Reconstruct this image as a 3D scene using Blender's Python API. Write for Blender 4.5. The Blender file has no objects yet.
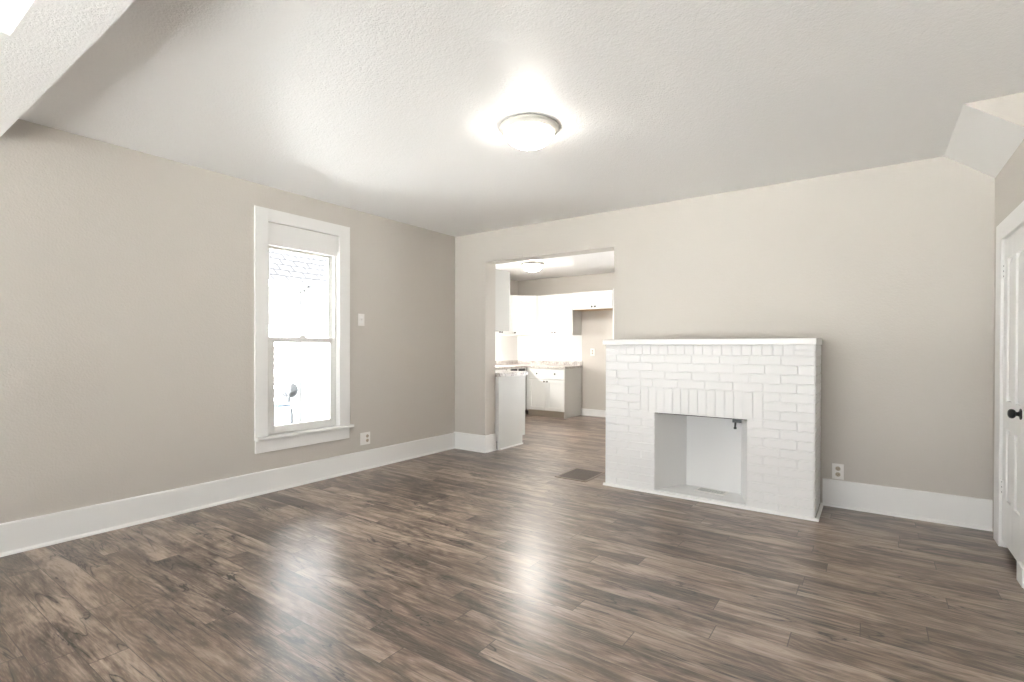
import bpy, bmesh, math, random
from mathutils import Matrix, Vector
random.seed(7)
S = bpy.context.scene
COL = S.collection

# ------------------------------------------------------------------ camera
EYE = Vector((0.0, 0.0, 1.17))
YAW, PITCH, ROLL = -0.6145, -0.0063, 0.0028
FPX, CX, CY = 507.58, 512.0, 351.29
fw = Vector((math.sin(YAW)*math.cos(PITCH), math.cos(YAW)*math.cos(PITCH), math.sin(PITCH)))
rt0 = Vector((math.cos(YAW), -math.sin(YAW), 0))
up0 = rt0.cross(fw)
rt = rt0*math.cos(ROLL) + up0*math.sin(ROLL)
up = -rt0*math.sin(ROLL) + up0*math.cos(ROLL)
cam = bpy.data.cameras.new('camera')
cam.sensor_fit = 'HORIZONTAL'; cam.sensor_width = 36
cam.lens = FPX/1024*36
cam.shift_x = (512-CX)/1024; cam.shift_y = (CY-341)/1024
cam.clip_start = 0.02
camo = bpy.data.objects.new('camera', cam); COL.objects.link(camo)
M4 = Matrix.Identity(4)
for i in range(3):
    M4[i][0], M4[i][1], M4[i][2], M4[i][3] = rt[i], up[i], -fw[i], EYE[i]
camo.matrix_world = M4
S.camera = camo

# ------------------------------------------------------------------ light and exposure
S.view_settings.view_transform = 'Standard'
S.view_settings.look = 'None'
S.view_settings.gamma = 1
S.view_settings.use_curve_mapping = False
S.view_settings.exposure = 1.11
SKY = 4.3            # overcast sky
LAMP = 21.0          # radiance of the living room lamp glass
LAMP_K = 66.0        # radiance of the kitchen lamp glass
w = bpy.data.worlds.new('overcast_sky'); S.world = w; w.use_nodes = True
bgn = w.node_tree.nodes['Background']
bgn.inputs[0].default_value = (0.97, 0.985, 1.0, 1)
bgn.inputs[1].default_value = SKY

sl = bpy.data.lights.new('sun', 'SUN'); sl.energy = 120; sl.angle = math.radians(0.6); sl.color = (1.0, 0.995, 0.98)
so_ = bpy.data.objects.new('sun', sl); COL.objects.link(so_)
so_.rotation_euler = Vector((-0.48, -0.10, -0.87)).to_track_quat('-Z', 'Y').to_euler()

def portal(name, loc, rot, sx, sy):
    l = bpy.data.lights.new(name, 'AREA'); l.shape = 'RECTANGLE'; l.size = sx; l.size_y = sy
    l.cycles.is_portal = True
    o = bpy.data.objects.new(name, l); COL.objects.link(o); o.location = loc; o.rotation_euler = rot
    return o

# ------------------------------------------------------------------ measured room
XL, YB, XR, ZC = -3.971, 4.468, 0.650, 2.468
BT = 0.182                          # thickness of the back wall
OX0, OX1, OZ = -3.516, -1.977, 2.129     # opening to the kitchen
KX0, KX1, KY1, KZ = -5.50, -0.90, 7.98, 2.45
YR = -2.7                           # rear wall behind the camera
WY0, WY1, WZ0, WZ1 = 2.204, 2.885, 0.44, 2.186   # window hole
DY0, DY1, DZ = 3.585, 4.130, 1.82     # closet door hole

# ------------------------------------------------------------------ material helpers
def mat(name, col, rough=0.5, metal=0.0, emit=None, estr=0.0, spec=0.5):
    m = bpy.data.materials.new(name); m.use_nodes = True
    b = m.node_tree.nodes['Principled BSDF']
    b.inputs['Base Color'].default_value = (*col, 1)
    b.inputs['Roughness'].default_value = rough
    b.inputs['Metallic'].default_value = metal
    b.inputs['Specular IOR Level'].default_value = spec
    if emit:
        b.inputs['Emission Color'].default_value = (*emit, 1)
        b.inputs['Emission Strength'].default_value = estr
    return m

class NT:
    def __init__(s, m):
        s.t = m.node_tree; s.b = s.t.nodes['Principled BSDF']
    def n(s, typ, **kw):
        nd = s.t.nodes.new(typ)
        for k, v in kw.items(): setattr(nd, k, v)
        return nd
    def put(s, sock, v):
        if isinstance(v, bpy.types.NodeSocket): s.t.links.new(v, sock)
        elif isinstance(v, (tuple, list)) and len(v) == 3 and sock.type == 'RGBA': sock.default_value = (*v, 1)
        else: sock.default_value = v
    def math(s, op, a, b=0.0, c=None):
        nd = s.n('ShaderNodeMath', operation=op)
        s.put(nd.inputs[0], a); s.put(nd.inputs[1], b)
        if c is not None: s.put(nd.inputs[2], c)
        return nd.outputs[0]
    def xyz(s, x, y, z):
        nd = s.n('ShaderNodeCombineXYZ')
        for i, v in enumerate((x, y, z)): s.put(nd.inputs[i], v)
        return nd.outputs[0]
    def noise(s, vec, scale=1.0, detail=3.0, rough=0.5, dist=0.0):
        nd = s.n('ShaderNodeTexNoise')
        s.put(nd.inputs['Vector'], vec); nd.inputs['Scale'].default_value = scale
        nd.inputs['Detail'].default_value = detail; nd.inputs['Roughness'].default_value = rough
        nd.inputs['Distortion'].default_value = dist
        return nd.outputs[0]
    def ramp(s, f, stops):
        nd = s.n('ShaderNodeValToRGB'); cr = nd.color_ramp
        while len(cr.elements) < len(stops): cr.elements.new(0.5)
        for e, (p, c) in zip(cr.elements, stops):
            e.position = p; e.color = (*c, 1) if len(c) == 3 else c
        s.put(nd.inputs[0], f); return nd.outputs[0]
    def mix(s, f, a, b, mode='MIX'):
        nd = s.n('ShaderNodeMix', data_type='RGBA', blend_type=mode)
        s.put(nd.inputs[0], f); s.put(nd.inputs[6], a); s.put(nd.inputs[7], b)
        return nd.outputs[2]
    def bump(s, h, strength=0.2, dist=0.01):
        nd = s.n('ShaderNodeBump'); nd.inputs['Strength'].default_value = strength
        nd.inputs['Distance'].default_value = dist; s.put(nd.inputs['Height'], h)
        s.t.links.new(nd.outputs[0], s.b.inputs['Normal'])
    def obj(s):
        return s.n('ShaderNodeTexCoord').outputs['Object']

def textured_paint(name, col, scale, strength, rough=0.6, dist=0.004):
    m = mat(name, col, rough); t = NT(m); c = t.obj()
    a = t.noise(c, scale, 2, 0.5); b = t.noise(c, scale*0.35, 2, 0.5)
    h = t.ramp(t.math('ADD', t.math('MULTIPLY', a, .65), t.math('MULTIPLY', b, .35)),
               [(0.38, (0, 0, 0)), (0.62, (1, 1, 1))])
    t.bump(h, strength, dist)
    return m

M_wall = textured_paint('greige_wall_paint', (0.545, 0.508, 0.462), 95, 0.16, 0.62)
M_ceil = textured_paint('textured_ceiling_paint', (0.86, 0.85, 0.84), 110, 0.30, 0.42, 0.004)
M_trim = mat('white_trim_paint', (0.82, 0.81, 0.79), 0.33)
M_brick = textured_paint('white_painted_brick', (0.77, 0.76, 0.75), 60, 0.12, 0.45)
M_firebox = textured_paint('white_painted_firebox', (0.76, 0.755, 0.745), 40, 0.10, 0.5)
M_cab = mat('white_cabinet_lacquer', (0.80, 0.80, 0.78), 0.35)
M_cabside = mat('grey_white_melamine', (0.60, 0.59, 0.565), 0.45)
M_toe = mat('beige_toe_kick', (0.50, 0.44, 0.37), 0.6)
M_plastic = mat('white_plastic', (0.80, 0.78, 0.75), 0.35)
M_almond = mat('grey_beige_socket', (0.48, 0.42, 0.33), 0.4)
M_slot = mat('dark_slot', (0.03, 0.03, 0.03), 0.6)
M_black = mat('black_metal', (0.008, 0.008, 0.008), 0.28, 0.3)
M_knob = mat('dark_nickel', (0.10, 0.09, 0.085), 0.35, 0.9)
M_nickel = mat('satin_nickel', (0.62, 0.61, 0.58), 0.35, 0.55)
M_steel = mat('bare_steel', (0.55, 0.55, 0.55), 0.35, 0.9)
M_vinyl = mat('white_vinyl', (0.80, 0.79, 0.76), 0.35)
M_rim = mat('cream_lamp_rim', (0.56, 0.54, 0.49), 0.35)
M_lampglass = mat('frosted_lamp_glass', (0.9, 0.88, 0.84), 0.4, 0, (1.0, 0.955, 0.89), LAMP)
M_lampglass_k = mat('frosted_kitchen_lamp_glass', (0.9, 0.89, 0.86), 0.4, 0, (1.0, 0.965, 0.91), LAMP_K)
M_splash = mat('white_backsplash', (0.80, 0.785, 0.76), 0.25)
M_ventbrown = mat('brown_wood_register', (0.085, 0.062, 0.048), 0.45)
M_ventgrey = mat('grey_register', (0.58, 0.58, 0.56), 0.45, 0.2)
M_siding = mat('white_vinyl_siding', (0.78, 0.79, 0.80), 0.5)
M_gutter = mat('white_gutter', (0.72, 0.72, 0.72), 0.45)
M_meter = mat('grey_meter', (0.036, 0.037, 0.039), 0.4, 0.3)
M_bluegrey = mat('blue_grey_enamel', (0.040, 0.048, 0.058), 0.5)
M_cable = mat('dark_cable', (0.012, 0.012, 0.012), 0.5)

def glass_mat():
    m = bpy.data.materials.new('window_glass'); m.use_nodes = True
    t = m.node_tree; t.nodes.remove(t.nodes['Principled BSDF'])
    o = t.nodes['Material Output']
    tr = t.nodes.new('ShaderNodeBsdfTransparent'); tr.inputs[0].default_value = (0.96, 0.97, 0.97, 1)
    gl = t.nodes.new('ShaderNodeBsdfGlossy'); gl.inputs['Roughness'].default_value = 0.02
    fr = t.nodes.new('ShaderNodeFresnel'); fr.inputs[0].default_value = 1.45
    mx = t.nodes.new('ShaderNodeMixShader')
    t.links.new(fr.outputs[0], mx.inputs[0]); t.links.new(tr.outputs[0], mx.inputs[1])
    t.links.new(gl.outputs[0], mx.inputs[2]); t.links.new(mx.outputs[0], o.inputs[0])
    return m
M_glass = glass_mat()

def floor_mat():
    m = mat('grey_brown_vinyl_plank', (0.2, 0.15, 0.12), 0.3); t = NT(m)
    sp = t.n('ShaderNodeSeparateXYZ'); t.t.links.new(t.obj(), sp.inputs[0])
    x, y = sp.outputs[0], sp.outputs[1]
    PW, PL = 0.125, 1.22
    yr = t.math('DIVIDE', y, PW); row = t.math('FLOOR', yr); fy = t.math('FRACT', yr)
    wn = t.n('ShaderNodeTexWhiteNoise', noise_dimensions='1D'); t.put(wn.inputs['W'], row)
    xs = t.math('ADD', t.math('DIVIDE', x, PL), t.math('MULTIPLY', wn.outputs[0], 9.0))
    colx = t.math('FLOOR', xs); fx = t.math('FRACT', xs)
    wc = t.n('ShaderNodeTexWhiteNoise', noise_dimensions='2D'); t.put(wc.inputs['Vector'], t.xyz(row, colx, 0.0))
    v = wc.outputs[0]
    off = t.math('MULTIPLY', v, 37.0)
    gx = t.math('ADD', x, off)
    fine = t.noise(t.xyz(t.math('MULTIPLY', gx, 5.0), t.math('MULTIPLY', y, 85.0), off), 1.0, 5, 0.75, 0.6)
    band = t.noise(t.xyz(t.math('MULTIPLY', gx, 1.3), t.math('MULTIPLY', y, 17.0), off), 1.0, 5, 0.65, 1.2)
    blot = t.noise(t.xyz(t.math('MULTIPLY', gx, 2.2), t.math('MULTIPLY', y, 7.0), off), 1.0, 4, 0.6, 0.9)
    ringn = t.noise(t.xyz(t.math('MULTIPLY', gx, 0.8), t.math('MULTIPLY', y, 4.5), t.math('ADD', off, 9.0)), 1.0, 2, 0.45, 0.5)
    ring = t.math('SINE', t.math('MULTIPLY', ringn, 150.0))
    k = t.math('ADD', t.math('MULTIPLY', band, 0.34), t.math('MULTIPLY', blot, 0.44))
    k = t.math('ADD', k, t.math('MULTIPLY', fine, 0.24))
    k = t.math('ADD', k, t.math('MULTIPLY', ring, 0.020))
    k = t.math('ADD', k, t.math('MULTIPLY', t.math('SUBTRACT', v, 0.5), 0.10))
    c = t.ramp(k, [(0.39, (0.044, 0.030, 0.022)), (0.47, (0.118, 0.082, 0.060)), (0.53, (0.212, 0.153, 0.114)), (0.63, (0.390, 0.305, 0.245))])
    # fine pores and pale fibres
    pore = t.noise(t.xyz(t.math('MULTIPLY', gx, 22.0), t.math('MULTIPLY', y, 240.0), off), 1.0, 2, 0.6)
    c = t.mix(t.math('MULTIPLY', t.ramp(pore, [(0.30, (1, 1, 1)), (0.44, (0, 0, 0))]), 0.32), c, (0.035, 0.027, 0.022))
    c = t.mix(t.math('MULTIPLY', t.ramp(pore, [(0.57, (0, 0, 0)), (0.68, (1, 1, 1))]), 0.22), c, (0.44, 0.38, 0.33))
    # dark crack streaks with a soft halo
    cr = t.noise(t.xyz(t.math('MULTIPLY', gx, 1.0), t.math('MULTIPLY', y, 8.0), t.math('ADD', off, 4.0)), 1.0, 4, 0.55, 1.4)
    cra = t.math('ABSOLUTE', t.math('SUBTRACT', cr, 0.52))
    msk = t.noise(t.xyz(t.math('MULTIPLY', gx, 2.0), t.math('MULTIPLY', y, 6.0), off), 1.0, 2, 0.5)
    mm = t.ramp(msk, [(0.47, (0, 0, 0)), (0.53, (1, 1, 1))])
    halo = t.math('MULTIPLY', t.ramp(cra, [(0.0, (1, 1, 1)), (0.07, (0, 0, 0))]), mm)
    c = t.mix(t.math('MULTIPLY', halo, 0.55), c, (0.050, 0.038, 0.031))
    crm = t.math('MULTIPLY', t.ramp(cra, [(0.004, (1, 1, 1)), (0.012, (0, 0, 0))]), mm)
    c = t.mix(t.math('MULTIPLY', crm, 0.92), c, (0.014, 0.010, 0.009))
    # plank joints
    ey = t.math('MINIMUM', fy, t.math('SUBTRACT', 1.0, fy))
    ex = t.math('MINIMUM', fx, t.math('SUBTRACT', 1.0, fx))
    jy = t.math('LESS_THAN', ey, 0.011); jx = t.math('LESS_THAN', ex, 0.0015)
    j = t.math('MAXIMUM', jy, jx)
    c = t.mix(t.math('MULTIPLY', j, 0.85), c, (0.04, 0.032, 0.027))
    t.t.links.new(c, t.b.inputs['Base Color'])
    t.put(t.b.inputs['Roughness'], t.math('ADD', t.math('MULTIPLY', fine, 0.10), 0.245))
    t.b.inputs['Specular IOR Level'].default_value = 0.9
    t.bump(t.math('SUBTRACT', t.math('ADD', fine, t.math('MULTIPLY', band, 0.5)), t.math('MULTIPLY', j, 0.4)), 0.04, 0.003)
    return m
M_floor = floor_mat()

def granite_mat():
    m = mat('speckled_granite_laminate', (0.5, 0.5, 0.5), 0.3); t = NT(m); c = t.obj()
    a = t.noise(c, 90, 4, 0.7); b = t.noise(c, 14, 3, 0.6)
    k = t.math('ADD', t.math('MULTIPLY', a, 0.75), t.math('MULTIPLY', b, 0.25))
    r = t.ramp(k, [(0.36, (0.14, 0.11, 0.095)), (0.47, (0.40, 0.36, 0.33)), (0.58, (0.66, 0.64, 0.61))])
    t.t.links.new(r, t.b.inputs['Base Color']); return m
M_granite = granite_mat()

def shingle_mat():
    m = mat('charcoal_asphalt_shingle', (0.4, 0.4, 0.4), 0.9); t = NT(m)
    b = t.n('ShaderNodeTexBrick'); t.t.links.new(t.obj(), b.inputs['Vector'])
    b.inputs['Color1'].default_value = (0.024, 0.024, 0.025, 1); b.inputs['Color2'].default_value = (0.017, 0.017, 0.018, 1)
    b.inputs['Mortar'].default_value = (0.007, 0.007, 0.0075, 1); b.inputs['Scale'].default_value = 1.0
    b.inputs['Brick Width'].default_value = 0.30; b.inputs['Row Height'].default_value = 0.21
    b.inputs['Mortar Size'].default_value = 0.021
    t.t.links.new(b.outputs[0], t.b.inputs['Base Color']); return m
M_shingle = shingle_mat()
for m_ in (M_shingle, M_meter, M_bluegrey, M_cable): m_.node_tree.nodes['Principled BSDF'].inputs['Specular IOR Level'].default_value = 0.0

def bounce_concrete_mat():  # outside ground, made pale to bounce sunlight up onto the ceilings
    m = mat('pale_bounce_concrete', (0.2, 0.24, 0.12), 0.9); t = NT(m)
    r = t.ramp(t.noise(t.obj(), 9, 4, 0.6), [(0.35, (0.60, 0.60, 0.59)), (0.65, (0.70, 0.70, 0.69))])
    t.t.links.new(r, t.b.inputs['Base Color']); return m
M_bounce_concrete = bounce_concrete_mat()

# ------------------------------------------------------------------ mesh helpers
def box(bm, x0, x1, y0, y1, z0, z1):
    x0, x1 = min(x0, x1), max(x0, x1); y0, y1 = min(y0, y1), max(y0, y1); z0, z1 = min(z0, z1), max(z0, z1)
    v = [bm.verts.new(p) for p in ((x0,y0,z0),(x1,y0,z0),(x1,y1,z0),(x0,y1,z0),(x0,y0,z1),(x1,y0,z1),(x1,y1,z1),(x0,y1,z1))]
    for f in ((3,2,1,0),(4,5,6,7),(0,1,5,4),(1,2,6,5),(2,3,7,6),(3,0,4,7)): bm.faces.new([v[i] for i in f])
    return v

def prism(bm, pts, axis, a, b):
    """polygon pts (2-D) extruded along axis ('X','Y','Z') from a to b"""
    def P(p, t):
        return {'X': (t, p[0], p[1]), 'Y': (p[0], t, p[1]), 'Z': (p[0], p[1], t)}[axis]
    A = [bm.verts.new(P(p, a)) for p in pts]; B = [bm.verts.new(P(p, b)) for p in pts]
    n = len(pts)
    bm.faces.new(A[::-1]); bm.faces.new(B)
    for i in range(n): bm.faces.new((A[i], A[(i+1) % n], B[(i+1) % n], B[i]))

def lathe(bm, prof, seg=32, centre=(0,0,0), axis='Z'):
    """prof: (radius, height) list; revolve about axis"""
    c = Vector(centre); rings = []
    def P(r, h, a):
        u, v = r*math.cos(a), r*math.sin(a)
        return c + Vector({'Z': (u, v, h), 'X': (h, u, v), 'Y': (u, h, v)}[axis])
    for r, h in prof:
        if r < 1e-6: rings.append([bm.verts.new(P(0, h, 0))])
        else: rings.append([bm.verts.new(P(r, h, 2*math.pi*k/seg)) for k in range(seg)])
    for A, B in zip(rings, rings[1:]):
        for k in range(seg):
            q = [A[k % len(A)], A[(k+1) % len(A)], B[(k+1) % len(B)], B[k % len(B)]]
            u = []
            for x in q:
                if x not in u: u.append(x)
            if len(u) > 2: bm.faces.new(u)

def tube(bm, pts, r, seg=10):
    pts = [Vector(p) for p in pts]; rings = []
    for i, p in enumerate(pts):
        d = (pts[min(i+1, len(pts)-1)] - pts[max(i-1, 0)]).normalized()
        a = Vector((0,0,1)) if abs(d.z) < .9 else Vector((1,0,0))
        u = d.cross(a).normalized(); v = d.cross(u)
        rings.append([bm.verts.new(p + r*(math.cos(2*math.pi*k/seg)*u + math.sin(2*math.pi*k/seg)*v)) for k in range(seg)])
    for A, B in zip(rings, rings[1:]):
        for k in range(seg): bm.faces.new((A[k], A[(k+1) % seg], B[(k+1) % seg], B[k]))
    bm.faces.new(rings[0][::-1]); bm.faces.new(rings[-1])

def obj(name, bm, m, parent=None, bevel=0.0, smooth=False, seg=2):
    bmesh.ops.recalc_face_normals(bm, faces=bm.faces)
    me = bpy.data.meshes.new(name); bm.to_mesh(me); bm.free()
    me.materials.append(m)
    o = bpy.data.objects.new(name, me); COL.objects.link(o)
    if parent: o.parent = parent
    if bevel:
        b = o.modifiers.new('bevel', 'BEVEL'); b.width = bevel; b.segments = seg; b.limit_method = 'ANGLE'; b.angle_limit = math.radians(40)
    if smooth:
        for p in me.polygons: p.use_smooth = True
    return o

def part(name, m, parent, *boxes, bevel=0.0):
    bm = bmesh.new()
    for b in boxes: box(bm, *b)
    return obj(name, bm, m, parent, bevel)

def struct(name, m, *boxes, bevel=0.0):
    o = part(name, m, None, *boxes, bevel=bevel); o['kind'] = 'structure'; return o

def thing(name, label, cat, loc=(0,0,0), rotz=0.0, group=None):
    o = bpy.data.objects.new(name, None); COL.objects.link(o)
    o.location = loc; o.rotation_euler = (0,0,rotz); o.empty_display_size = 0.1
    o['label'] = label; o['category'] = cat
    if group: o['group'] = group
    return o

def sroot(name, loc=(0,0,0)):
    o = bpy.data.objects.new(name, None); COL.objects.link(o); o.location = loc
    o.empty_display_size = 0.1; o['kind'] = 'structure'; return o

def tag(o, label, cat, group=None):
    o['label'] = label; o['category'] = cat
    if group: o['group'] = group
    return o

# ------------------------------------------------------------------ the room shell
struct('floor', M_floor, (XL-0.14, XR+0.9, YR-0.14, YB+0.1, -0.12, 0), (KX0-0.14, KX1+0.14, YB+0.1, KY1+0.14, -0.12, 0))
TH = 0.14
struct('wall_left', M_wall,
       (XL-TH, XL, YR, WY0, 0, 2.62), (XL-TH, XL, WY1, YB+0.001, 0, 2.62),
       (XL-TH, XL, WY0, WY1, 0, WZ0), (XL-TH, XL, WY0, WY1, WZ1, 2.62))
struct('wall_back', M_wall,
       (KX0-TH, OX0, YB, YB+BT, 0, 2.62), (OX1, XR+TH, YB, YB+BT, 0, 2.62), (OX0, OX1, YB, YB+BT, OZ, 2.62))
struct('wall_right', M_wall,
       (XR, XR+TH, YR, DY0, 0, 2.62), (XR, XR+TH, DY1, YB, 0, 2.62), (XR, XR+TH, DY0, DY1, DZ, 2.62))
# the rear wall behind the camera; its three tall windows are added for daylight
RW = [(-3.80, -2.55), (-2.30, -1.05), (-0.80, 0.45)]
RZ0, RZ1 = 0.06, 2.15

bxs, xa = [], XL-TH
for a, b in RW:
    bxs.append((xa, a, YR-TH, YR, 0, 2.62)); xa = b
    bxs += [(a, b, YR-TH, YR, 0, RZ0), (a, b, YR-TH, YR, RZ1, 2.62)]
bxs.append((xa, XR+TH, YR-TH, YR, 0, 2.62))
struct('wall_rear', M_wall, *bxs)
struct('ceiling', M_ceil, (XL-TH, XR+TH, YR-TH, YB+0.001, ZC, 2.62))
# dropped soffit across the room in front of the camera, turning along the left wall
SZ = 2.322
struct('ceiling_soffit_beam', M_ceil, (XL, XR, 0.468, 0.662, SZ, ZC), (XL, -2.607, YR, 0.468, SZ, ZC))
# sloped boxed-in soffit, upper right corner
bm = bmesh.new(); prism(bm, [(0.3975, ZC+0.02), (XR+0.001, ZC+0.02), (XR+0.001, 2.271), (0.3975, ZC)], 'Y', 3.5795, YB+0.001)
o = obj('ceiling_soffit_slope', bm, M_trim); o.data.materials.append(M_wall)
for f in o.data.polygons:
    if abs(f.normal.y) > .9: f.material_index = 1
o['kind'] = 'structure'
# closet behind the door
struct('wall_closet', M_wall, (XR+TH, XR+0.85, 3.3, 3.36, 0, 2.1), (XR+TH, XR+0.85, 4.3, 4.36, 0, 2.1), (XR+0.80, XR+0.85, 3.36, 4.3, 0, 2.1), (XR+TH, XR+0.85, 3.3, 4.36, 2.1, 2.16))

# ---- kitchen shell
SW0, SW1, SWZ0, SWZ1 = 5.40, 6.48, 1.02, 2.12        # window over the sink
struct('wall_kitchen_left', M_wall, (KX0-TH, KX0, YB+BT, SW0, 0, 2.62), (KX0-TH, KX0, SW1, KY1, 0, 2.62),
       (KX0-TH, KX0, SW0, SW1, 0, SWZ0), (KX0-TH, KX0, SW0, SW1, SWZ1, 2.62))
GX0, GX1 = -2.75, -1.25  # unseen glazed opening, added to bring daylight into the kitchen
struct('wall_kitchen_back', M_wall, (KX0-TH, GX0, KY1, KY1+TH, 0, 2.62), (GX1, KX1+TH, KY1, KY1+TH, 0, 2.62),
       (GX0, GX1, KY1, KY1+TH, 0, 0.06), (GX0, GX1, KY1, KY1+TH, 2.08, 2.62))
struct('wall_kitchen_right', M_wall, (KX1, KX1+TH, YB+BT, KY1, 0, 2.62))
struct('ceiling_kitchen', M_ceil, (KX0-TH, KX1+TH, YB+BT, KY1+TH, KZ, 2.62))

# ---- baseboards with a shoe moulding
def bb_profile(h): return [(0, 0), (0.030, 0), (0.028, 0.010), (0.018, 0.020), (0.018, h-0.006), (0.013, h), (0, h)]
def baseboard(name, runs, h):
    bm = bmesh.new()
    for ax, fixed, sgn, a, b in runs:      # ax: axis it runs along; fixed: wall face; sgn: direction into the room
        pts = [(fixed + sgn*d, z) for d, z in bb_profile(h)]
        prism(bm, pts, ax, a, b)
    o = obj(name, bm, M_trim); o['kind'] = 'structure'; return o
baseboard('baseboard_left', [('Y', XL, 1, YR, YB)], 0.180)
baseboard('baseboard_opening', [('X', YB, -1, XL, OX0+0.0175), ('Y', OX0, 1, YB-0.002, YB+BT)], 0.190)
baseboard('baseboard_back', [('X', YB, -1, -0.286, XR)], 0.198)
baseboard('baseboard_right', [('Y', XR, -1, YR, 3.47)], 0.190)
baseboard('baseboard_kitchen_back', [('X', KY1, -1, -4.125, GX0-0.10), ('X', KY1, -1, GX1+0.10, KX1)], 0.115)

# ---- window 1, left wall
W1 = sroot('window_1', (XL, (WY0+WY1)/2, WZ0))
def wpart(name, m, *bx, bevel=0.002, parent=None):
    """boxes given in room coordinates, made a child of window_1"""
    bm = bmesh.new(); L = W1.location
    for b in bx: box(bm, b[0]-L.x, b[1]-L.x, b[2]-L.y, b[3]-L.y, b[4]-L.z, b[5]-L.z)
    return obj(name, bm, m, parent or W1, bevel)
CF = XL+0.020
wpart('casing', M_trim, (XL, CF, 2.097, WY0, 0.455, 2.286), (XL, CF, WY1-0.010, 2.988, 0.455, 2.286), (XL, CF, WY0, WY1-0.010, 2.186, 2.286))
wpart('header_panel', M_trim, (XL-0.028, XL-0.012, WY0, WY1, 2.004, 2.186), (XL-TH, XL-0.028, WY0, WY1, 2.044, 2.186))
wpart('jamb', M_trim, (XL-TH, XL, WY1-0.012, WY1, WZ0, 2.044), (XL-TH, XL, WY0, WY0+0.012, WZ0, 2.044), (XL-TH, XL, WY0, WY1, WZ0-0.01, WZ0))
wpart('window_stool', M_trim, (XL-0.055, XL+0.048, 2.098, 3.018, 0.430, 0.455), bevel=0.006)
wpart('apron', M_trim, (XL, XL+0.018, 2.102, 2.985, 0.329, 0.430))
FY0, FY1 = WY0+0.012, WY1-0.012
wpart('vinyl_frame', M_vinyl, (XL-0.125, XL-0.03, FY0, FY1, 2.006, 2.044), (XL-0.125, XL-0.03, FY0, FY0+0.022, 0.45, 2.006),
      (XL-0.125, XL-0.03, FY1-0.018, FY1, 0.45, 2.006), (XL-0.082, XL-0.072, FY1-0.030, FY1-0.018, 0.45, 2.006), (XL-0.125, XL-0.055, FY0, FY1, 0.44, 0.462))
UX0, UX1 = XL-0.118, XL-0.086
us = wpart('upper_sash', M_vinyl, (UX0, UX1, FY0+0.022, FY0+0.055, 1.215, 2.006), (UX0, UX1, FY1-0.036, FY1-0.018, 1.215, 2.006),
      (UX0, UX1, FY0+0.055, FY1-0.036, 1.988, 2.006), (UX0, UX1, FY0+0.055, FY1-0.036, 1.215, 1.245))
wpart('pane', M_glass, (UX0+0.014, UX0+0.018, FY0+0.05, FY1-0.030, 1.24, 1.995), bevel=0, parent=us)
LX0, LX1 = XL-0.072, XL-0.038
ls = wpart('lower_sash', M_vinyl, (LX0, LX1, FY0+0.022, FY0+0.072, 0.462, 1.256), (LX0, LX1, FY1-0.056, FY1-0.018, 0.462, 1.256),
      (LX0, LX1, FY0+0.072, FY1-0.056, 0.462, 0.520), (LX0, LX1, FY0+0.072, FY1-0.056, 1.216, 1.256))
wpart('pane', M_glass, (LX0+0.014, LX0+0.018, FY0+0.068, FY1-0.05, 0.515, 1.22), bevel=0, parent=ls)
wpart('sash_lock', M_nickel, (LX0+0.004, LX1-0.004, 2.52, 2.575, 1.256, 1.268), (LX0+0.010, LX1-0.010, 2.535, 2.60, 1.268, 1.276), parent=ls)

# ---- unseen double-hung windows: over the sink, plus rear and kitchen-back ones added for daylight
def plain_window(name, axis, face, a, b, z0, z1, sgn, cas=0.10):
    """axis: the axis the window runs along; face: wall face in the room; sgn: direction into the room"""
    r = sroot(name)
    def B(d0, d1, p0, p1, q0, q1):
        lo, hi = face+sgn*d0, face+sgn*d1
        return (p0, p1, lo, hi, q0, q1) if axis == 'X' else (lo, hi, p0, p1, q0, q1)
    part('casing', M_trim, r, B(0, .02, a-cas, a, z0-cas, z1+cas), B(0, .02, b, b+cas, z0-cas, z1+cas), B(0, .02, a, b, z1, z1+cas), B(0, .02, a, b, z0-cas, z0))
    zm = (z0+z1)/2
    part('sash_frame', M_vinyl, r, B(-.10, -.05, a, a+.045, z0, z1), B(-.10, -.05, b-.045, b, z0, z1), B(-.10, -.05, a+.045, b-.045, z0, z0+.05), B(-.10, -.05, a+.045, b-.045, z1-.05, z1), B(-.10, -.05, a+.045, b-.045, zm-.02, zm+.02))
    part('pane', M_glass, r, B(-.078, -.074, a+.04, b-.04, z0+.04, z1-.04))
for i, (a, b) in enumerate(RW): plain_window('window_%d' % (i+2), 'X', YR, a, b, RZ0, RZ1, 1)
plain_window('window_5', 'Y', KX0, SW0, SW1, SWZ0, SWZ1, 1, 0.06)
plain_window('window_6', 'X', KY1, GX0, GX1, 0.06, 2.08, -1)
R90 = math.pi/2
portal('daylight_portal', (XL-TH-0.01, (WY0+WY1)/2, (WZ0+2.0)/2), (0, -R90, 0), 1.6, 0.72)
for a, b in RW: portal('daylight_portal', ((a+b)/2, YR-TH-0.01, (RZ0+RZ1)/2), (R90, 0, 0), b-a, RZ1-RZ0)
portal('daylight_portal', (KX0-TH-0.01, (SW0+SW1)/2, (SWZ0+SWZ1)/2), (0, -R90, 0), SWZ1-SWZ0, SW1-SW0)
portal('daylight_portal', ((GX0+GX1)/2, KY1+TH+0.01, 1.07), (-R90, 0, 0), GX1-GX0, 2.02)

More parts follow.
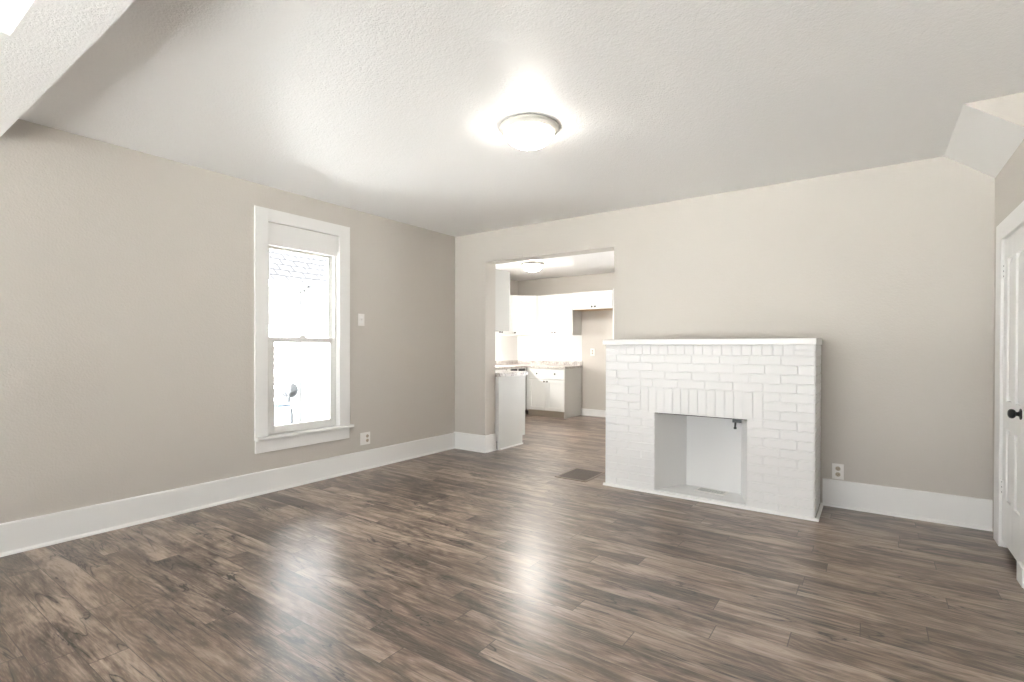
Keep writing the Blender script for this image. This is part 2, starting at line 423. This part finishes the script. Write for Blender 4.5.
# ---- closet door, right wall
D1 = sroot('door_1', (XR, (DY0+DY1)/2, 0))
def dpart(name, m, *bx, bevel=0.002, parent=None):
    bm = bmesh.new(); L = D1.location
    for b in bx: box(bm, b[0]-L.x, b[1]-L.x, b[2]-L.y, b[3]-L.y, b[4]-L.z, b[5]-L.z)
    return obj(name, bm, m, parent or D1, bevel)
CX0 = XR-0.020
dpart('casing', M_trim, (CX0, XR, DY1, DY1+0.150, 0, DZ+0.105), (CX0, XR, DY0-0.107, DY0, 0.09, DZ+0.105), (CX0, XR, DY0, DY1, DZ, DZ+0.105))
dpart('plinth_block', M_trim, (XR-0.035, XR, DY0-0.110, DY0+0.002, 0, 0.095))
dpart('door_jamb', M_trim, (XR-0.001, XR+TH, DY1-0.004, DY1+0.012, 0, DZ), (XR-0.001, XR+TH, DY0-0.012, DY0+0.004, 0, DZ), (XR-0.001, XR+TH, DY0, DY1, DZ-0.004, DZ+0.012),
      (XR+0.045, XR+0.06, DY1-0.018, DY1-0.004, 0, DZ-0.004))
dx0, dx1 = XR-0.008, XR+0.030         # slab faces
a, b = DY0+0.008, DY1-0.008; zb, zt = 0.045, DZ-0.012
st = 0.095; mid = (a+b)/2
leaf = dpart('door_leaf', M_trim, (dx0, dx1, a, a+st, zb, zt), (dx0, dx1, b-st, b, zb, zt), (dx0, dx1, mid-0.045, mid+0.045, zb, zt),
      *[(dx0, dx1, p, q, z0, z1) for p, q in ((a+st, mid-0.045), (mid+0.045, b-st)) for z0, z1 in ((zb, 0.30), (0.71, 0.875), (1.69, zt))], bevel=0.004)
for p, q in ((a+st, mid-0.045), (mid+0.045, b-st)):
    for z0, z1 in ((0.30, 0.71), (0.875, 1.69)):
        bm = bmesh.new(); L = D1.location     # raised field with sloping margins
        xo, xi = dx0+0.014-L.x, dx0+0.005-L.x
        P0 = [(xo, p-L.y, z0), (xo, q-L.y, z0), (xo, q-L.y, z1), (xo, p-L.y, z1)]
        g = 0.028
        P1 = [(xi, p+g-L.y, z0+g), (xi, q-g-L.y, z0+g), (xi, q-g-L.y, z1-g), (xi, p+g-L.y, z1-g)]
        A = [bm.verts.new(v) for v in P0]; Bv = [bm.verts.new(v) for v in P1]
        Cv = [bm.verts.new((dx1-0.008-L.x, v[1], v[2])) for v in P0]
        for i in range(4):
            bm.faces.new((A[i], A[(i+1) % 4], Bv[(i+1) % 4], Bv[i])); bm.faces.new((A[i], A[(i+1) % 4], Cv[(i+1) % 4], Cv[i]))
        bm.faces.new(Bv); bm.faces.new(Cv)
        obj('door_panel', bm, M_trim, leaf)
bm = bmesh.new()
ky, kz = 3.675-D1.location.y, 0.834
lathe(bm, [(0, -0.003), (0.029, -0.003), (0.029, -0.008), (0.022, -0.010), (0.014, -0.012), (0.0105, -0.018), (0.012, -0.024), (0.019, -0.027), (0.0235, -0.033), (0.025, -0.040), (0.0225, -0.048), (0.015, -0.0535), (0, -0.056)][::1], 28, (dx0-D1.location.x+0.004, ky, kz), 'X')
o = obj('door_knob', bm, M_black, leaf, smooth=True); o['label'] = 'round black door knob'
for hz in (0.36, 1.63):
    bm = bmesh.new(); L = D1.location
    tube(bm, [(dx0-0.004-L.x, b+0.001-L.y, hz-0.045), (dx0-0.004-L.x, b+0.001-L.y, hz+0.045)], 0.006, 10)
    box(bm, dx0-0.003-L.x, dx0-L.x, b-0.030-L.y, b-L.y, hz-0.042, hz+0.042)
    h = obj('hinge', bm, M_trim, D1)
    bm = bmesh.new()
    for dz in (-0.03, 0.0, 0.03): lathe(bm, [(0, -0.0055), (0.004, -0.005), (0.004, 0)], 10, (dx0-L.x, b-0.018-L.y, hz+dz), 'X')
    obj('screw', bm, M_knob, h)

# ------------------------------------------------------------------ fireplace
FX0, FX1, FY, FZ = -1.851, -0.305, 4.020, 1.200
OPX0, OPX1, OPZ = -1.420, -0.733, 0.652
FP = thing('fireplace', 'white painted brick fireplace with a wooden mantel shelf against the back wall', 'fireplace', ((FX0+FX1)/2, FY, 0))
def fp_bm(): return bmesh.new()
def fobj(name, bm, m, parent=None, **k):
    bmesh.ops.translate(bm, verts=bm.verts, vec=-FP.location); return obj(name, bm, m, parent or FP, **k)
G = 0.0030      # joint half gap
def brick(bm, u0, u1, z0, z1, face='front'):
    """one painted brick standing a few millimetres proud of the joints"""
    h = 0.0045 + random.uniform(-0.0010, 0.0010)
    s = [random.uniform(-0.0009, 0.0009) for _ in range(4)]
    def P(u, z, d):
        return (u, FY-d, z) if face == 'front' else (FX1+d, u, z)
    g1, g2 = G*0.55, G*1.7
    A = [bm.verts.new(P(u, z, -0.002)) for u, z in ((u0+g1, z0+g1), (u1-g1, z0+g1), (u1-g1, z1-g1), (u0+g1, z1-g1))]
    Bv = [bm.verts.new(P(u, z, h+s[i])) for i, (u, z) in enumerate(((u0+g2, z0+g2), (u1-g2, z0+g2), (u1-g2, z1-g2), (u0+g2, z1-g2)))]
    for i in range(4): bm.faces.new((A[i], A[(i+1) % 4], Bv[(i+1) % 4], Bv[i]))
    bm.faces.new(Bv)
def course(bm, u0, u1, z0, z1, L, lead, face='front'):
    """bricks from u1 down to u0, the first 'lead' long"""
    p, n = u1, lead
    while p-u0 > 0.02:
        q = max(u0, p-n)
        if q-u0 < 0.045: q = u0
        brick(bm, q, p, z0, z1, face); p = q; n = L
bm = fp_bm()
RH, RZ = 0.0652, 0.009
PX0, PX1 = -1.536, -0.627
# mortar body
box(bm, FX0, OPX0, FY, YB, 0, FZ); box(bm, OPX1, FX1, FY, YB, 0, FZ); box(bm, OPX0, OPX1, FY, FY+0.10, OPZ, FZ); box(bm, OPX0, OPX1, FY+0.10, YB, 0.78, FZ)
for k in range(17):
    z0, z1 = RZ+k*RH, RZ+(k+1)*RH
    lead = 0.2061 if k % 2 == 0 else 0.103
    if k >= 14: course(bm, FX0, FX1, z0, z1, 0.2061, lead)
    elif k >= 10:
        l2 = 0.214 if k % 2 == 0 else 0.107
        course(bm, PX1, FX1, z0, z1, 0.214, l2)
        course(bm, FX0, PX0, z0, z1, 0.208, 0.104 if k % 2 == 0 else 0.208)
        if k == 13: course(bm, PX0, PX1, z0, z1, 0.202, 0.202)
    else:
        l2 = 0.214 if k % 2 == 0 else 0.107
        course(bm, OPX1, FX1, z0, z1, 0.214, l2)
        course(bm, FX0, OPX0, z0, z1, 0.213, 0.11 if k % 2 == 0 else 0.216)
    side = 0.2 if k % 2 else 0.1
    course(bm, FY, YB, z0, z1, 0.205, side, 'side')
z0, z1 = RZ+10*RH, RZ+13*RH          # soldier bricks over the firebox
n = 14; wd = (PX1-PX0)/n
for i in range(n): brick(bm, PX0+i*wd, PX0+(i+1)*wd, z0-0.008, z1)
z0, z1 = RZ+17*RH, FZ                # soldier course under the shelf
brick(bm, FX0, FX0+0.125, z0, (z0+z1)/2); brick(bm, FX0, FX0+0.125, (z0+z1)/2, z1)
brick(bm, FX1-0.125, FX1, z0, (z0+z1)/2); brick(bm, FX1-0.125, FX1, (z0+z1)/2, z1)
n = 19; wd = (FX1-FX0-0.25)/n
for i in range(n): brick(bm, FX0+0.125+i*wd, FX0+0.125+(i+1)*wd, z0, z1)
for i in range(5): brick(bm, FY+i*0.0896, FY+(i+1)*0.0896, z0, z1, 'side')
fobj('brickwork', bm, M_brick)
# firebox lining
bm = fp_bm()
BLx, BLy, BRx, BRy = -1.255, 4.325, -0.822, 4.290
zf, zt = 0.028, 0.78
def quad(bm, *p): bm.faces.new([bm.verts.new(q) for q in p])
quad(bm, (OPX0, FY+0.002, 0), (BLx, BLy, 0), (BLx, BLy, zt), (OPX0, FY+0.002, zt))
quad(bm, (BLx, BLy, 0), (BRx, BRy, 0), (BRx, BRy, zt), (BLx, BLy, zt))
quad(bm, (BRx, BRy, 0), (OPX1, FY+0.002, 0), (OPX1, FY+0.002, zt), (BRx, BRy, zt))
quad(bm, (OPX0, FY+0.1, zt-0.01), (OPX1, FY+0.1, zt-0.01), (BRx, BRy, zt-0.01), (BLx, BLy, zt-0.01))
fobj('firebox_lining', bm, M_firebox)
bm = fp_bm(); prism(bm, [(OPX0+0.001, FY+0.001), (OPX1-0.001, FY+0.001), (BRx, BRy), (BLx, BLy)], 'Z', 0.0, zf)
fobj('hearth_floor', bm, M_firebox)
bm = fp_bm(); box(bm, -1.866, -0.2945, 3.982, YB, FZ, 1.244)
fobj('mantel_shelf', bm, M_trim, bevel=0.004)
bm = fp_bm()
pts = [(0, 0), (0.018, 0), (0.016, 0.010), (0.008, 0.018), (0, 0.020)]
prism(bm, [(FY-0.009-d, z) for d, z in pts], 'X', FX0-0.012, FX1+0.026)
prism(bm, [(FX1+0.009+d, z) for d, z in pts], 'Y', FY-0.026, YB-0.03)
fobj('shoe_moulding', bm, M_trim)
# steel lintel edge and damper handle at the top of the opening
bm = fp_bm(); box(bm, OPX0, OPX1, FY+0.004, FY+0.09, OPZ-0.006, OPZ+0.001)
fobj('lintel', bm, mat('dark_iron_lintel', (0.10, 0.095, 0.09), 0.7))
bm = fp_bm()
box(bm, -0.835, -0.772, FY+0.006, FY+0.030, OPZ-0.030, OPZ-0.006)
tube(bm, [(-0.815, FY+0.018, OPZ-0.028), (-0.817, FY+0.018, OPZ-0.066)], 0.007, 10)
lathe(bm, [(0, -0.004), (0.011, 0), (0.011, 0.012), (0, 0.016)], 14, (-0.817, FY+0.018, OPZ-0.078))
o = fobj('damper_handle', bm, M_black); o['label'] = 'black iron damper handle'

# register in the firebox floor
HR = thing('floor_register', 'small grey metal register set in the firebox floor', 'vent', (-1.030, 4.228, zf))
bm = bmesh.new()
for b in ((-.115, .115, -.058, -.046, 0, .006), (-.115, .115, .046, .058, 0, .006), (-.115, -.100, -.046, .046, 0, .006), (.100, .115, -.046, .046, 0, .006)): box(bm, *b)
obj('frame', bm, M_plastic, HR)
bm = bmesh.new(); box(bm, -.100, .100, -.046, .046, 0, .002)
obj('backing', bm, M_slot, HR)
for i in range(9):
    bm = bmesh.new(); x = -.09+i*.0225
    box(bm, x-.0085, x+.0085, -.046, .046, .002, .0055); obj('slat', bm, M_ventgrey, HR)
HR.rotation_euler.z = math.radians(-4.5)

# brown return grille in the floor beside the fireplace
FR = thing('floor_register', 'large brown wooden floor grille beside the fireplace left end', 'vent', (-2.178, 4.192, 0))
bm = bmesh.new()
hx, hy = .158, .206
for b in ((-hx, hx, -hy, -hy+.022, 0, .007), (-hx, hx, hy-.022, hy, 0, .007), (-hx, -hx+.022, -hy+.022, hy-.022, 0, .007), (hx-.022, hx, -hy+.022, hy-.022, 0, .007)): box(bm, *b)
obj('frame', bm, mat('grey_brown_frame_wood', (0.20, 0.16, 0.13), 0.4), FR, bevel=0.002)
bm = bmesh.new(); box(bm, -hx+.022, hx-.022, -hy+.022, hy-.022, 0, .002); obj('backing', bm, M_slot, FR)
ns = 14
for i in range(ns):
    bm = bmesh.new(); y = -hy+.022+(i+.5)*(2*hy-.044)/ns
    box(bm, -hx+.022, hx-.022, y-.0085, y+.0085, .002, .006); obj('slat', bm, M_ventbrown, FR)

# ------------------------------------------------------------------ ceiling lamps
def ceiling_lamp(label, x, y, zc, r, glass):
    t = thing('ceiling_light', label, 'lamp', (x, y, zc), 0, 'flush dome ceiling lights')
    k = r/0.193
    bm = bmesh.new()
    lathe(bm, [(0, 0), (.178*k, 0), (.191*k, -.006*k), (.193*k, -.014*k), (.187*k, -.022*k), (.176*k, -.030*k), (.166*k, -.040*k), (.155*k, -.042*k), (.150*k, -.030*k), (0, -.026*k)], 56)
    obj('rim', bm, M_rim, t, smooth=True)
    bm = bmesh.new(); R = .157*k; d = .094*k
    lathe(bm, [(R, -.036*k)] + [(R*math.cos(a), -.038*k-d*math.sin(a)) for a in [math.pi/2*i/12 for i in range(1, 12)]] + [(0, -.038*k-d)], 48)
    obj('glass_dome', bm, glass, t, smooth=True)
    bm = bmesh.new(); zz = -.038*k-d
    lathe(bm, [(0, zz+.004), (.012*k, zz+.002), (.013*k, zz-.003), (.006*k, zz-.008), (.008*k, zz-.013), (.004*k, zz-.019), (0, zz-.020)], 20)
    obj('finial', bm, M_nickel, t, smooth=True)
    return t
ceiling_lamp('lit frosted dome light on the living room ceiling', -1.643, 2.496, ZC, 0.176, M_lampglass)
ceiling_lamp('lit frosted dome light on the kitchen ceiling beyond the opening', -4.17, 6.44, KZ, 0.182, M_lampglass_k)

# ------------------------------------------------------------------ wall plates
def plate_outlet(name, label, cat, loc, rotz, wd, ht, gangs):
    """local x along the wall, -y into the room; gangs: list of (x, kind)"""
    t = thing(name, label, cat, loc, rotz)
    bm = bmesh.new(); box(bm, -wd/2, wd/2, -.006, 0, -ht/2, ht/2); obj('cover_plate', bm, M_plastic, t, bevel=.0025)
    for gx, kind in gangs:
        if kind == 'duplex':
            for s in (-1, 1):
                bm = bmesh.new(); lathe(bm, [(0, -.0085), (.0155, -.0085), (.0165, -.006)], 20, (gx, 0, s*.0215), 'Y')
                so = obj('socket', bm, M_almond, t)
                bm = bmesh.new()
                for dx in (-.006, .006): box(bm, gx+dx-.0012, gx+dx+.0012, -.0092, -.0084, s*.0215-.003, s*.0215+.006)
                box(bm, gx-.002, gx+.002, -.0092, -.0084, s*.0215-.010, s*.0215-.006)
                obj('slot', bm, M_slot, so)
        elif kind == 'toggle':
            bm = bmesh.new(); box(bm, gx-.017, gx+.017, -.0075, -.006, -.033, .033); obj('switch_surround', bm, M_trim, t)
            bm = bmesh.new(); prism(bm, [(-.0075, -.012), (-.020, .004), (-.017, .013), (-.0075, .010)], 'X', gx-.005, gx+.005); obj('toggle', bm, M_plastic, t)
        elif kind == 'rocker':
            bm = bmesh.new(); prism(bm, [(-.006, -.033), (-.0075, -.033), (-.011, 0), (-.0075, .033), (-.006, .033)], 'X', gx-.016, gx+.016); obj('rocker', bm, M_plastic, t)
    return t
LW = math.pi/2        # plates on the left wall face +X
plate_outlet('light_switch', 'white light switch plate on the wall right of the window', 'switch', (XL, 3.128, 1.436), LW, .072, .116, [(0, 'toggle')])
plate_outlet('wall_outlet', 'square double wall plate low on the wall below the window', 'outlet', (XL, 3.176, .296), LW, .116, .118, [(-.023, 'rocker'), (.023, 'duplex')])
plate_outlet('wall_outlet', 'white duplex outlet just above the baseboard right of the fireplace', 'outlet', (-.190, YB, .262), 0, .074, .116, [(0, 'duplex')])
plate_outlet('wall_outlet', 'white outlet plate on the bare kitchen wall between cabinets and fireplace', 'outlet', (-3.925, KY1, 1.105), 0, .078, .125, [(0, 'duplex')])

# ------------------------------------------------------------------ kitchen
def knob(parent, x, y, z):
    bm = bmesh.new(); lathe(bm, [(0, -.030), (.012, -.028), (.016, -.021), (.012, -.014), (.006, -.010), (.006, 0)], 16, (x, y, z), 'Y')
    o = obj('knob', bm, M_knob, parent, smooth=True); o['label'] = 'small dark round knob'; return o
def shaker(parent, name, x0, x1, z0, z1, kx=None, kz=None, fr=.055):
    g = .002; x0 += g; x1 -= g; z0 += g; z1 -= g
    bm = bmesh.new()
    f = min(fr, (z1-z0)*.3)
    box(bm, x0, x0+f, -.021, -.001, z0, z1); box(bm, x1-f, x1, -.021, -.001, z0, z1)
    box(bm, x0+f, x1-f, -.021, -.001, z0, z0+f); box(bm, x0+f, x1-f, -.021, -.001, z1-f, z1)
    box(bm, x0+f, x1-f, -.012, -.001, z0+f, z1-f)
    o = obj(name, bm, M_cab, parent, bevel=.0015)
    if kx is not None: knob(o, kx, -.021, kz)
    return o
def slab(parent, name, x0, x1, z0, z1, kx, kz):
    bm = bmesh.new(); box(bm, x0+.002, x1-.002, -.021, -.001, z0+.002, z1-.002)
    o = obj(name, bm, M_cab, parent, bevel=.003); knob(o, kx, -.021, kz); return o

UB, UT = 1.398, 2.106
# upper cabinet, back wall (two doors); local origin at its front left lower corner
t = thing('wall_cabinet', 'white two door wall cabinet above the kitchen back counter', 'cabinet', (-4.868, 7.67, UB))
W = .728
part('carcass', M_cabside, t, (0, W, 0, KY1-7.67-.004, 0, UT-UB))
shaker(t, 'cabinet_door', 0, W/2, 0, UT-UB, W/2-.03, .045); shaker(t, 'cabinet_door', W/2, W, 0, UT-UB, W/2+.03, .045)
# short cabinet over the refrigerator space
t = thing('wall_cabinet', 'short white two door cabinet high over the empty refrigerator space', 'cabinet', (-4.138, 7.67, 1.822))
W = .725
part('carcass', M_cabside, t, (0, W, 0, KY1-7.67-.004, 0, .292)); part('bottom_board', mat('raw_wood_edge', (0.50, 0.34, 0.20), 0.6), t, (.004, W-.004, .004, KY1-7.67-.004, -.008, -.0005))
shaker(t, 'cabinet_door', 0, .395, 0, .292, .365, .04); shaker(t, 'cabinet_door', .395, W, 0, .292, .425, .04)
# tall end panel beside the refrigerator space
o = part('refrigerator_end_panel', M_cab, None, (-3.408, -3.386, 7.655, KY1-.03, 0, 2.135))
tag(o, 'tall thin white end panel right of the refrigerator space', 'panel')
# diagonal corner wall cabinet
dA, dB = Vector((-5.19, 7.348)), Vector((-4.870, 7.668))
ang = math.atan2(dB.y-dA.y, dB.x-dA.x); dl = (dB-dA).length
t = thing('wall_cabinet', 'white diagonal corner wall cabinet with a single door', 'cabinet', (dA.x, dA.y, UB), ang)
bm = bmesh.new()
def loc2(px, py):
    v = Vector((px-dA.x, py-dA.y)); c, s = math.cos(-ang), math.sin(-ang); return (v.x*c-v.y*s, v.x*s+v.y*c)
prism(bm, [loc2(*p) for p in ((dA.x, dA.y), (dB.x, dB.y), (dB.x, KY1), (KX0, KY1), (KX0, dA.y))], 'Z', 0, UT-UB)
obj('carcass', bm, M_cabside, t)
shaker(t, 'cabinet_door', .01, dl-.01, 0, UT-UB, .05, .045)
# left wall cabinet, faces +X
t = thing('wall_cabinet', 'white wall cabinet on the kitchen left wall behind the grey side panel', 'cabinet', (-5.19, 6.60, UB), LW)
W = .745
part('carcass', M_cabside, t, (0, W, 0, .31, 0, UT-UB))
shaker(t, 'cabinet_door', 0, W/2, 0, UT-UB, W/2-.03, .045); shaker(t, 'cabinet_door', W/2, W, 0, UT-UB, W/2+.03, .045)
# cabinet on the near wall, its grey end seen through the opening; faces +Y
UZ0, UZ1 = 1.373, 2.080
t = thing('wall_cabinet', 'near wall cabinet showing its plain grey side at the opening edge', 'cabinet', (-3.53, 4.942, UZ0), math.pi)
W = 1.20
part('carcass', M_cabside, t, (0, W, 0, 4.942-YB-BT, 0, UZ1-UZ0))
for i in range(3): shaker(t, 'cabinet_door', i*.4, i*.4+.4, 0, UZ1-UZ0, i*.4+.36, .045)

CT = .862      # countertop height
# added lamp hidden under the left wall cabinet, for the counter's diagonal shadow
t = thing('added_kitchen_light', 'added unseen globe lamp under the kitchen left wall cabinet, for the diagonal shadow', 'lamp', (-5.40, 6.72, UB))
bm = bmesh.new(); lathe(bm, [(0, 0), (.035, 0), (.035, -.010), (.020, -.014), (0, -.014)], 20); obj('base', bm, M_rim, t)
bm = bmesh.new(); lathe(bm, [(0.028*math.sin(a), -.040+0.028*math.cos(a)) for a in [math.pi*i/12 for i in range(13)]], 20)
obj('bulb', bm, mat('added_light_bulb', (.9, .9, .9), .4, 0, (1.0, .975, .94), 1100.0), t, smooth=True)
# base cabinet, back wall
t = thing('base_cabinet', 'white base cabinet with two drawers over two doors', 'cabinet', (-4.895, 7.38, 0))
W = .765
part('carcass', M_cabside, t, (0, W, 0, KY1-7.38-.004, .105, CT-.036), (W-.018, W, .004, KY1-7.38-.004, 0, .105))
part('toe_kick', M_toe, t, (0, W-.018, .06, .075, 0, .105))
part('filler', M_cab, t, (0, .055, -.004, 0, .105, CT-.036))
xm = .055+(W-.055)/2
slab(t, 'drawer', .055, xm, .645, CT-.045, (.055+xm)/2, .737); slab(t, 'drawer', xm, W, .645, CT-.045, (xm+W)/2, .737)
shaker(t, 'cabinet_door', .055, xm, .112, .638, xm-.03, .605); shaker(t, 'cabinet_door', xm, W, .112, .638, xm+.03, .605)
# base cabinets, left wall (behind the near cabinet) and sink base
t = thing('base_cabinet', 'white base cabinet under the sink window on the kitchen left wall', 'cabinet', (-4.90, 5.24, 0), LW)
W = 1.50
part('carcass', M_cabside, t, (0, W, 0, .595, .105, CT-.036)); part('toe_kick', M_toe, t, (0, W, .06, .075, 0, .105))
for i in range(3): shaker(t, 'cabinet_door', i*.5, i*.5+.5, .112, CT-.045, i*.5+.46, .6)
# dishwasher, front facing +X
t = thing('dishwasher', 'white dishwasher with black control panel in the left counter run', 'dishwasher', (-4.90, 6.755, 0), LW)
W = .570
part('tub', M_cabside, t, (0, W, 0, .57, .09, CT-.04))
part('door', M_cab, t, (.004, W-.004, -.028, 0, .105, .705), bevel=.004)
cp = part('control_panel', M_cab, t, (.004, W-.004, -.034, 0, .710, CT-.0362), bevel=.002)
for s0, s1 in ((.10, .30), (.33, .54)):
    part('control_strip', M_black, cp, (s0, s1, -.0355, -.0335, .778, .822))
part('toe_kick', M_toe, t, (0, W, .05, .06, 0, .09))
# base cabinet on the near wall, its plain end at the opening; faces +Y
t = thing('base_cabinet', 'near base cabinet showing a plain off white end panel at the opening', 'cabinet', (-3.468, 5.195, 0), math.pi)
W = 1.425
dep = 5.195-YB-BT-.004
part('carcass', M_cabside, t, (.018, W, 0, dep, .105, .838)); part('toe_kick', M_toe, t, (.018, W, .06, .075, 0, .105))
bm = bmesh.new(); prism(bm, [(0.055, 0), (dep, 0), (dep, .838), (-.003, .838), (-.003, .105), (0.055, .105)], 'X', 0, .018)
obj('end_panel', bm, M_cabside, t, bevel=.001)
for i in range(3): shaker(t, 'cabinet_door', .018+i*.468, .018+(i+1)*.468, .112, .832, .05+i*.468, .6)
part('shoe_moulding', M_trim, t, (-.012, 0, .055, dep-.03, 0, .016))
# countertops
o = part('countertop', M_granite, None, (KX0, -4.118, 7.352, KY1, CT-.036, CT), (KX0, -4.872, 5.245, 7.352, CT-.036, CT))
tag(o, 'speckled grey countertop running along the kitchen back wall into the corner', 'countertop')
bs = part('backsplash_strip', M_granite, o, (KX0+.02, -4.118, KY1-.020, KY1, CT, .940), (KX0, KX0+.02, 5.245, KY1, CT, .940))
o = part('countertop', M_granite, None, (-4.868, -3.452, YB+BT, 5.235, .839, .884))
tag(o, 'speckled grey countertop end on the near base cabinet at the opening', 'countertop')
# white splash panel above
struct('trim_backsplash', M_splash, (KX0+.004, -4.130, KY1-.004, KY1, .940, UB), (KX0, KX0+.004, 6.60, KY1-.004, .940, UB))

# ------------------------------------------------------------------ outside
GZ = -0.42
struct('ground', M_bounce_concrete, (-30, KX0-0.3, -22, 22, GZ-.1, GZ), (KX0-0.3, 22, -22, YR-0.3, GZ-.1, GZ), (KX0-0.3, 22, KY1+0.3, 22, GZ-.1, GZ), (XR+0.9, 22, YR-0.3, KY1+0.3, GZ-.1, GZ), (KX1+0.3, XR+0.9, YB+0.5, KY1+0.3, GZ-.1, GZ))
NX, EX, EZ = -9.30, -9.00, 2.36       # neighbour's wall, eave edge, eave height
CYN = 5.86
NH = thing('house', 'white clapboard house with shingle roof seen outside the window', 'house', (NX, 3.0, GZ))
def nobj(name, bm, m, **k):
    p = k.pop('parent', NH)
    bmesh.ops.translate(bm, verts=bm.verts, vec=-NH.location); return obj(name, bm, m, p, **k)
def lap_profile(z0, z1, step=.115):
    pts = []; z = z0
    while z < z1-1e-6:
        t = min(z+step, z1); pts += [(.022, z), (.002, t)]; z = t
    return pts
prof = lap_profile(GZ+.10, EZ-.02)
bm = bmesh.new(); prism(bm, [(NX+d, z) for d, z in prof] + [(NX-.1, EZ-.02), (NX-.1, GZ+.10)], 'Y', -4.0, CYN); nobj('siding', bm, M_siding)
bm = bmesh.new(); prism(bm, [(CYN-d, z) for d, z in prof] + [(CYN+.1, EZ-.02), (CYN+.1, GZ+.10)], 'X', NX, -7.15); nobj('siding', bm, M_siding)
bm = bmesh.new(); box(bm, NX-.1, NX+.01, -4.0, CYN, GZ, GZ+.10); box(bm, NX, -7.15, CYN-.01, CYN+.1, GZ, GZ+.10); nobj('foundation', bm, mat('grey_block', (0.42, 0.41, 0.40), .8))
bm = bmesh.new(); box(bm, NX+.023, NX+.034, CYN-.034, CYN-.023, GZ+.10, EZ-.10); nobj('corner_strip', bm, M_meter)
bm = bmesh.new(); box(bm, -7.16, -7.05, CYN-.03, CYN+3, GZ, EZ-.02); nobj('side_wall', bm, M_siding)
def roof(name, p0, p1, p2, p3):
    """p0-p1 eave, p3-p2 upper edge; local XY on the slope so the shingle rows follow the eave"""
    p0, p1, p2, p3 = map(Vector, (p0, p1, p2, p3))
    ux = (p1-p0).normalized(); nz = ux.cross(p3-p0).normalized(); uy = nz.cross(ux)
    Mx = Matrix(((ux.x, uy.x, nz.x, p0.x), (ux.y, uy.y, nz.y, p0.y), (ux.z, uy.z, nz.z, p0.z), (0, 0, 0, 1)))
    inv = Mx.inverted(); q = [inv @ p for p in (p0, p1, p2, p3)]
    bm = bmesh.new(); prism(bm, [(v.x, v.y) for v in q], 'Z', -.05, 0)
    o = obj(name, bm, M_shingle, NH); o.matrix_local = Matrix.Translation(-NH.location) @ Mx
    return o
roof('roof', (EX, -4.3, EZ+.05), (EX, CYN+3.2, EZ+.05), (EX-2.6, CYN+3.2, EZ+2.15), (EX-2.6, -4.3, EZ+2.15))
roof('roof', (EX-5.2, CYN+3.2, EZ+.05), (EX-5.2, -4.3, EZ+.05), (EX-2.6, -4.3, EZ+2.15), (EX-2.6, CYN+3.2, EZ+2.15))
roof('porch_roof', (-6.95, CYN-.12, EZ-.16), (-6.95, CYN+3.2, EZ-.16), (EX, CYN+3.2, EZ+.07), (EX, CYN-.12, EZ+.07)).data.materials[0] = M_gutter
bm = bmesh.new(); prism(bm, [(EX, EZ-.06), (EX+.10, EZ-.06), (EX+.12, EZ+.04), (EX, EZ+.04)], 'Y', -4.3, CYN-.14); nobj('gutter', bm, M_gutter)
bm = bmesh.new(); box(bm, NX, EX, -4.3, CYN-.13, EZ-.06, EZ-.04); nobj('soffit_board', bm, M_gutter)
# service mast bracket with its hanging wire
sy = 5.68
sm = thing('service_bracket', 'dark cable bracket with a hanging wire under the neighbouring eave', 'cable bracket', (NX+.44, sy, 2.24))
bm = bmesh.new(); tube(bm, [(-.02, 0, .0), (-.02, -.06, .05), (.02, -.10, .02), (.02, -.13, -.04)], .012); tube(bm, [(-.02, 0, .05), (-.02, 0, -.12)], .014); obj('bracket', bm, M_cable, sm)
bm = bmesh.new(); tube(bm, [(.02, -.13, -.04), (.02, -.20, -.12), (.02, -.23, -.20), (.02, -.22, -.40), (.02, -.21, -.62)], .006); obj('wire', bm, M_cable, sm)
# meter on the wall with its pipe
gm = thing('gas_meter', 'round grey utility meter on the wall of the white house outside', 'meter', (NX+.03, 5.54, GZ))
bm = bmesh.new(); lathe(bm, [(0, .16), (.12, .16), (.14, .14), (.14, .03), (.10, 0), (0, 0)], 24, (.02, 0, .76), 'X'); obj('meter_body', bm, M_meter, gm)
bm = bmesh.new(); tube(bm, [(.08, 0, .64), (.08, 0, .44), (.08, .05, .38), (.08, .06, .25), (.08, .06, 0)], .022); obj('pipe', bm, M_meter, gm)
bm = bmesh.new(); box(bm, .17, .20, -.05, .05, .67, .73); obj('dial', bm, M_cable, gm)
ac = thing('utility_box', 'blue grey utility box at the foot of the neighbouring wall', 'utility box', (NX+.42, 5.17, GZ))
bm = bmesh.new(); box(bm, -.16, .16, -.13, .13, 0, .54); obj('cabinet', bm, M_bluegrey, ac, bevel=.02)
bm = bmesh.new(); box(bm, -.18, .18, -.15, .15, .54, .57); obj('lid', bm, M_bluegrey, ac, bevel=.01)
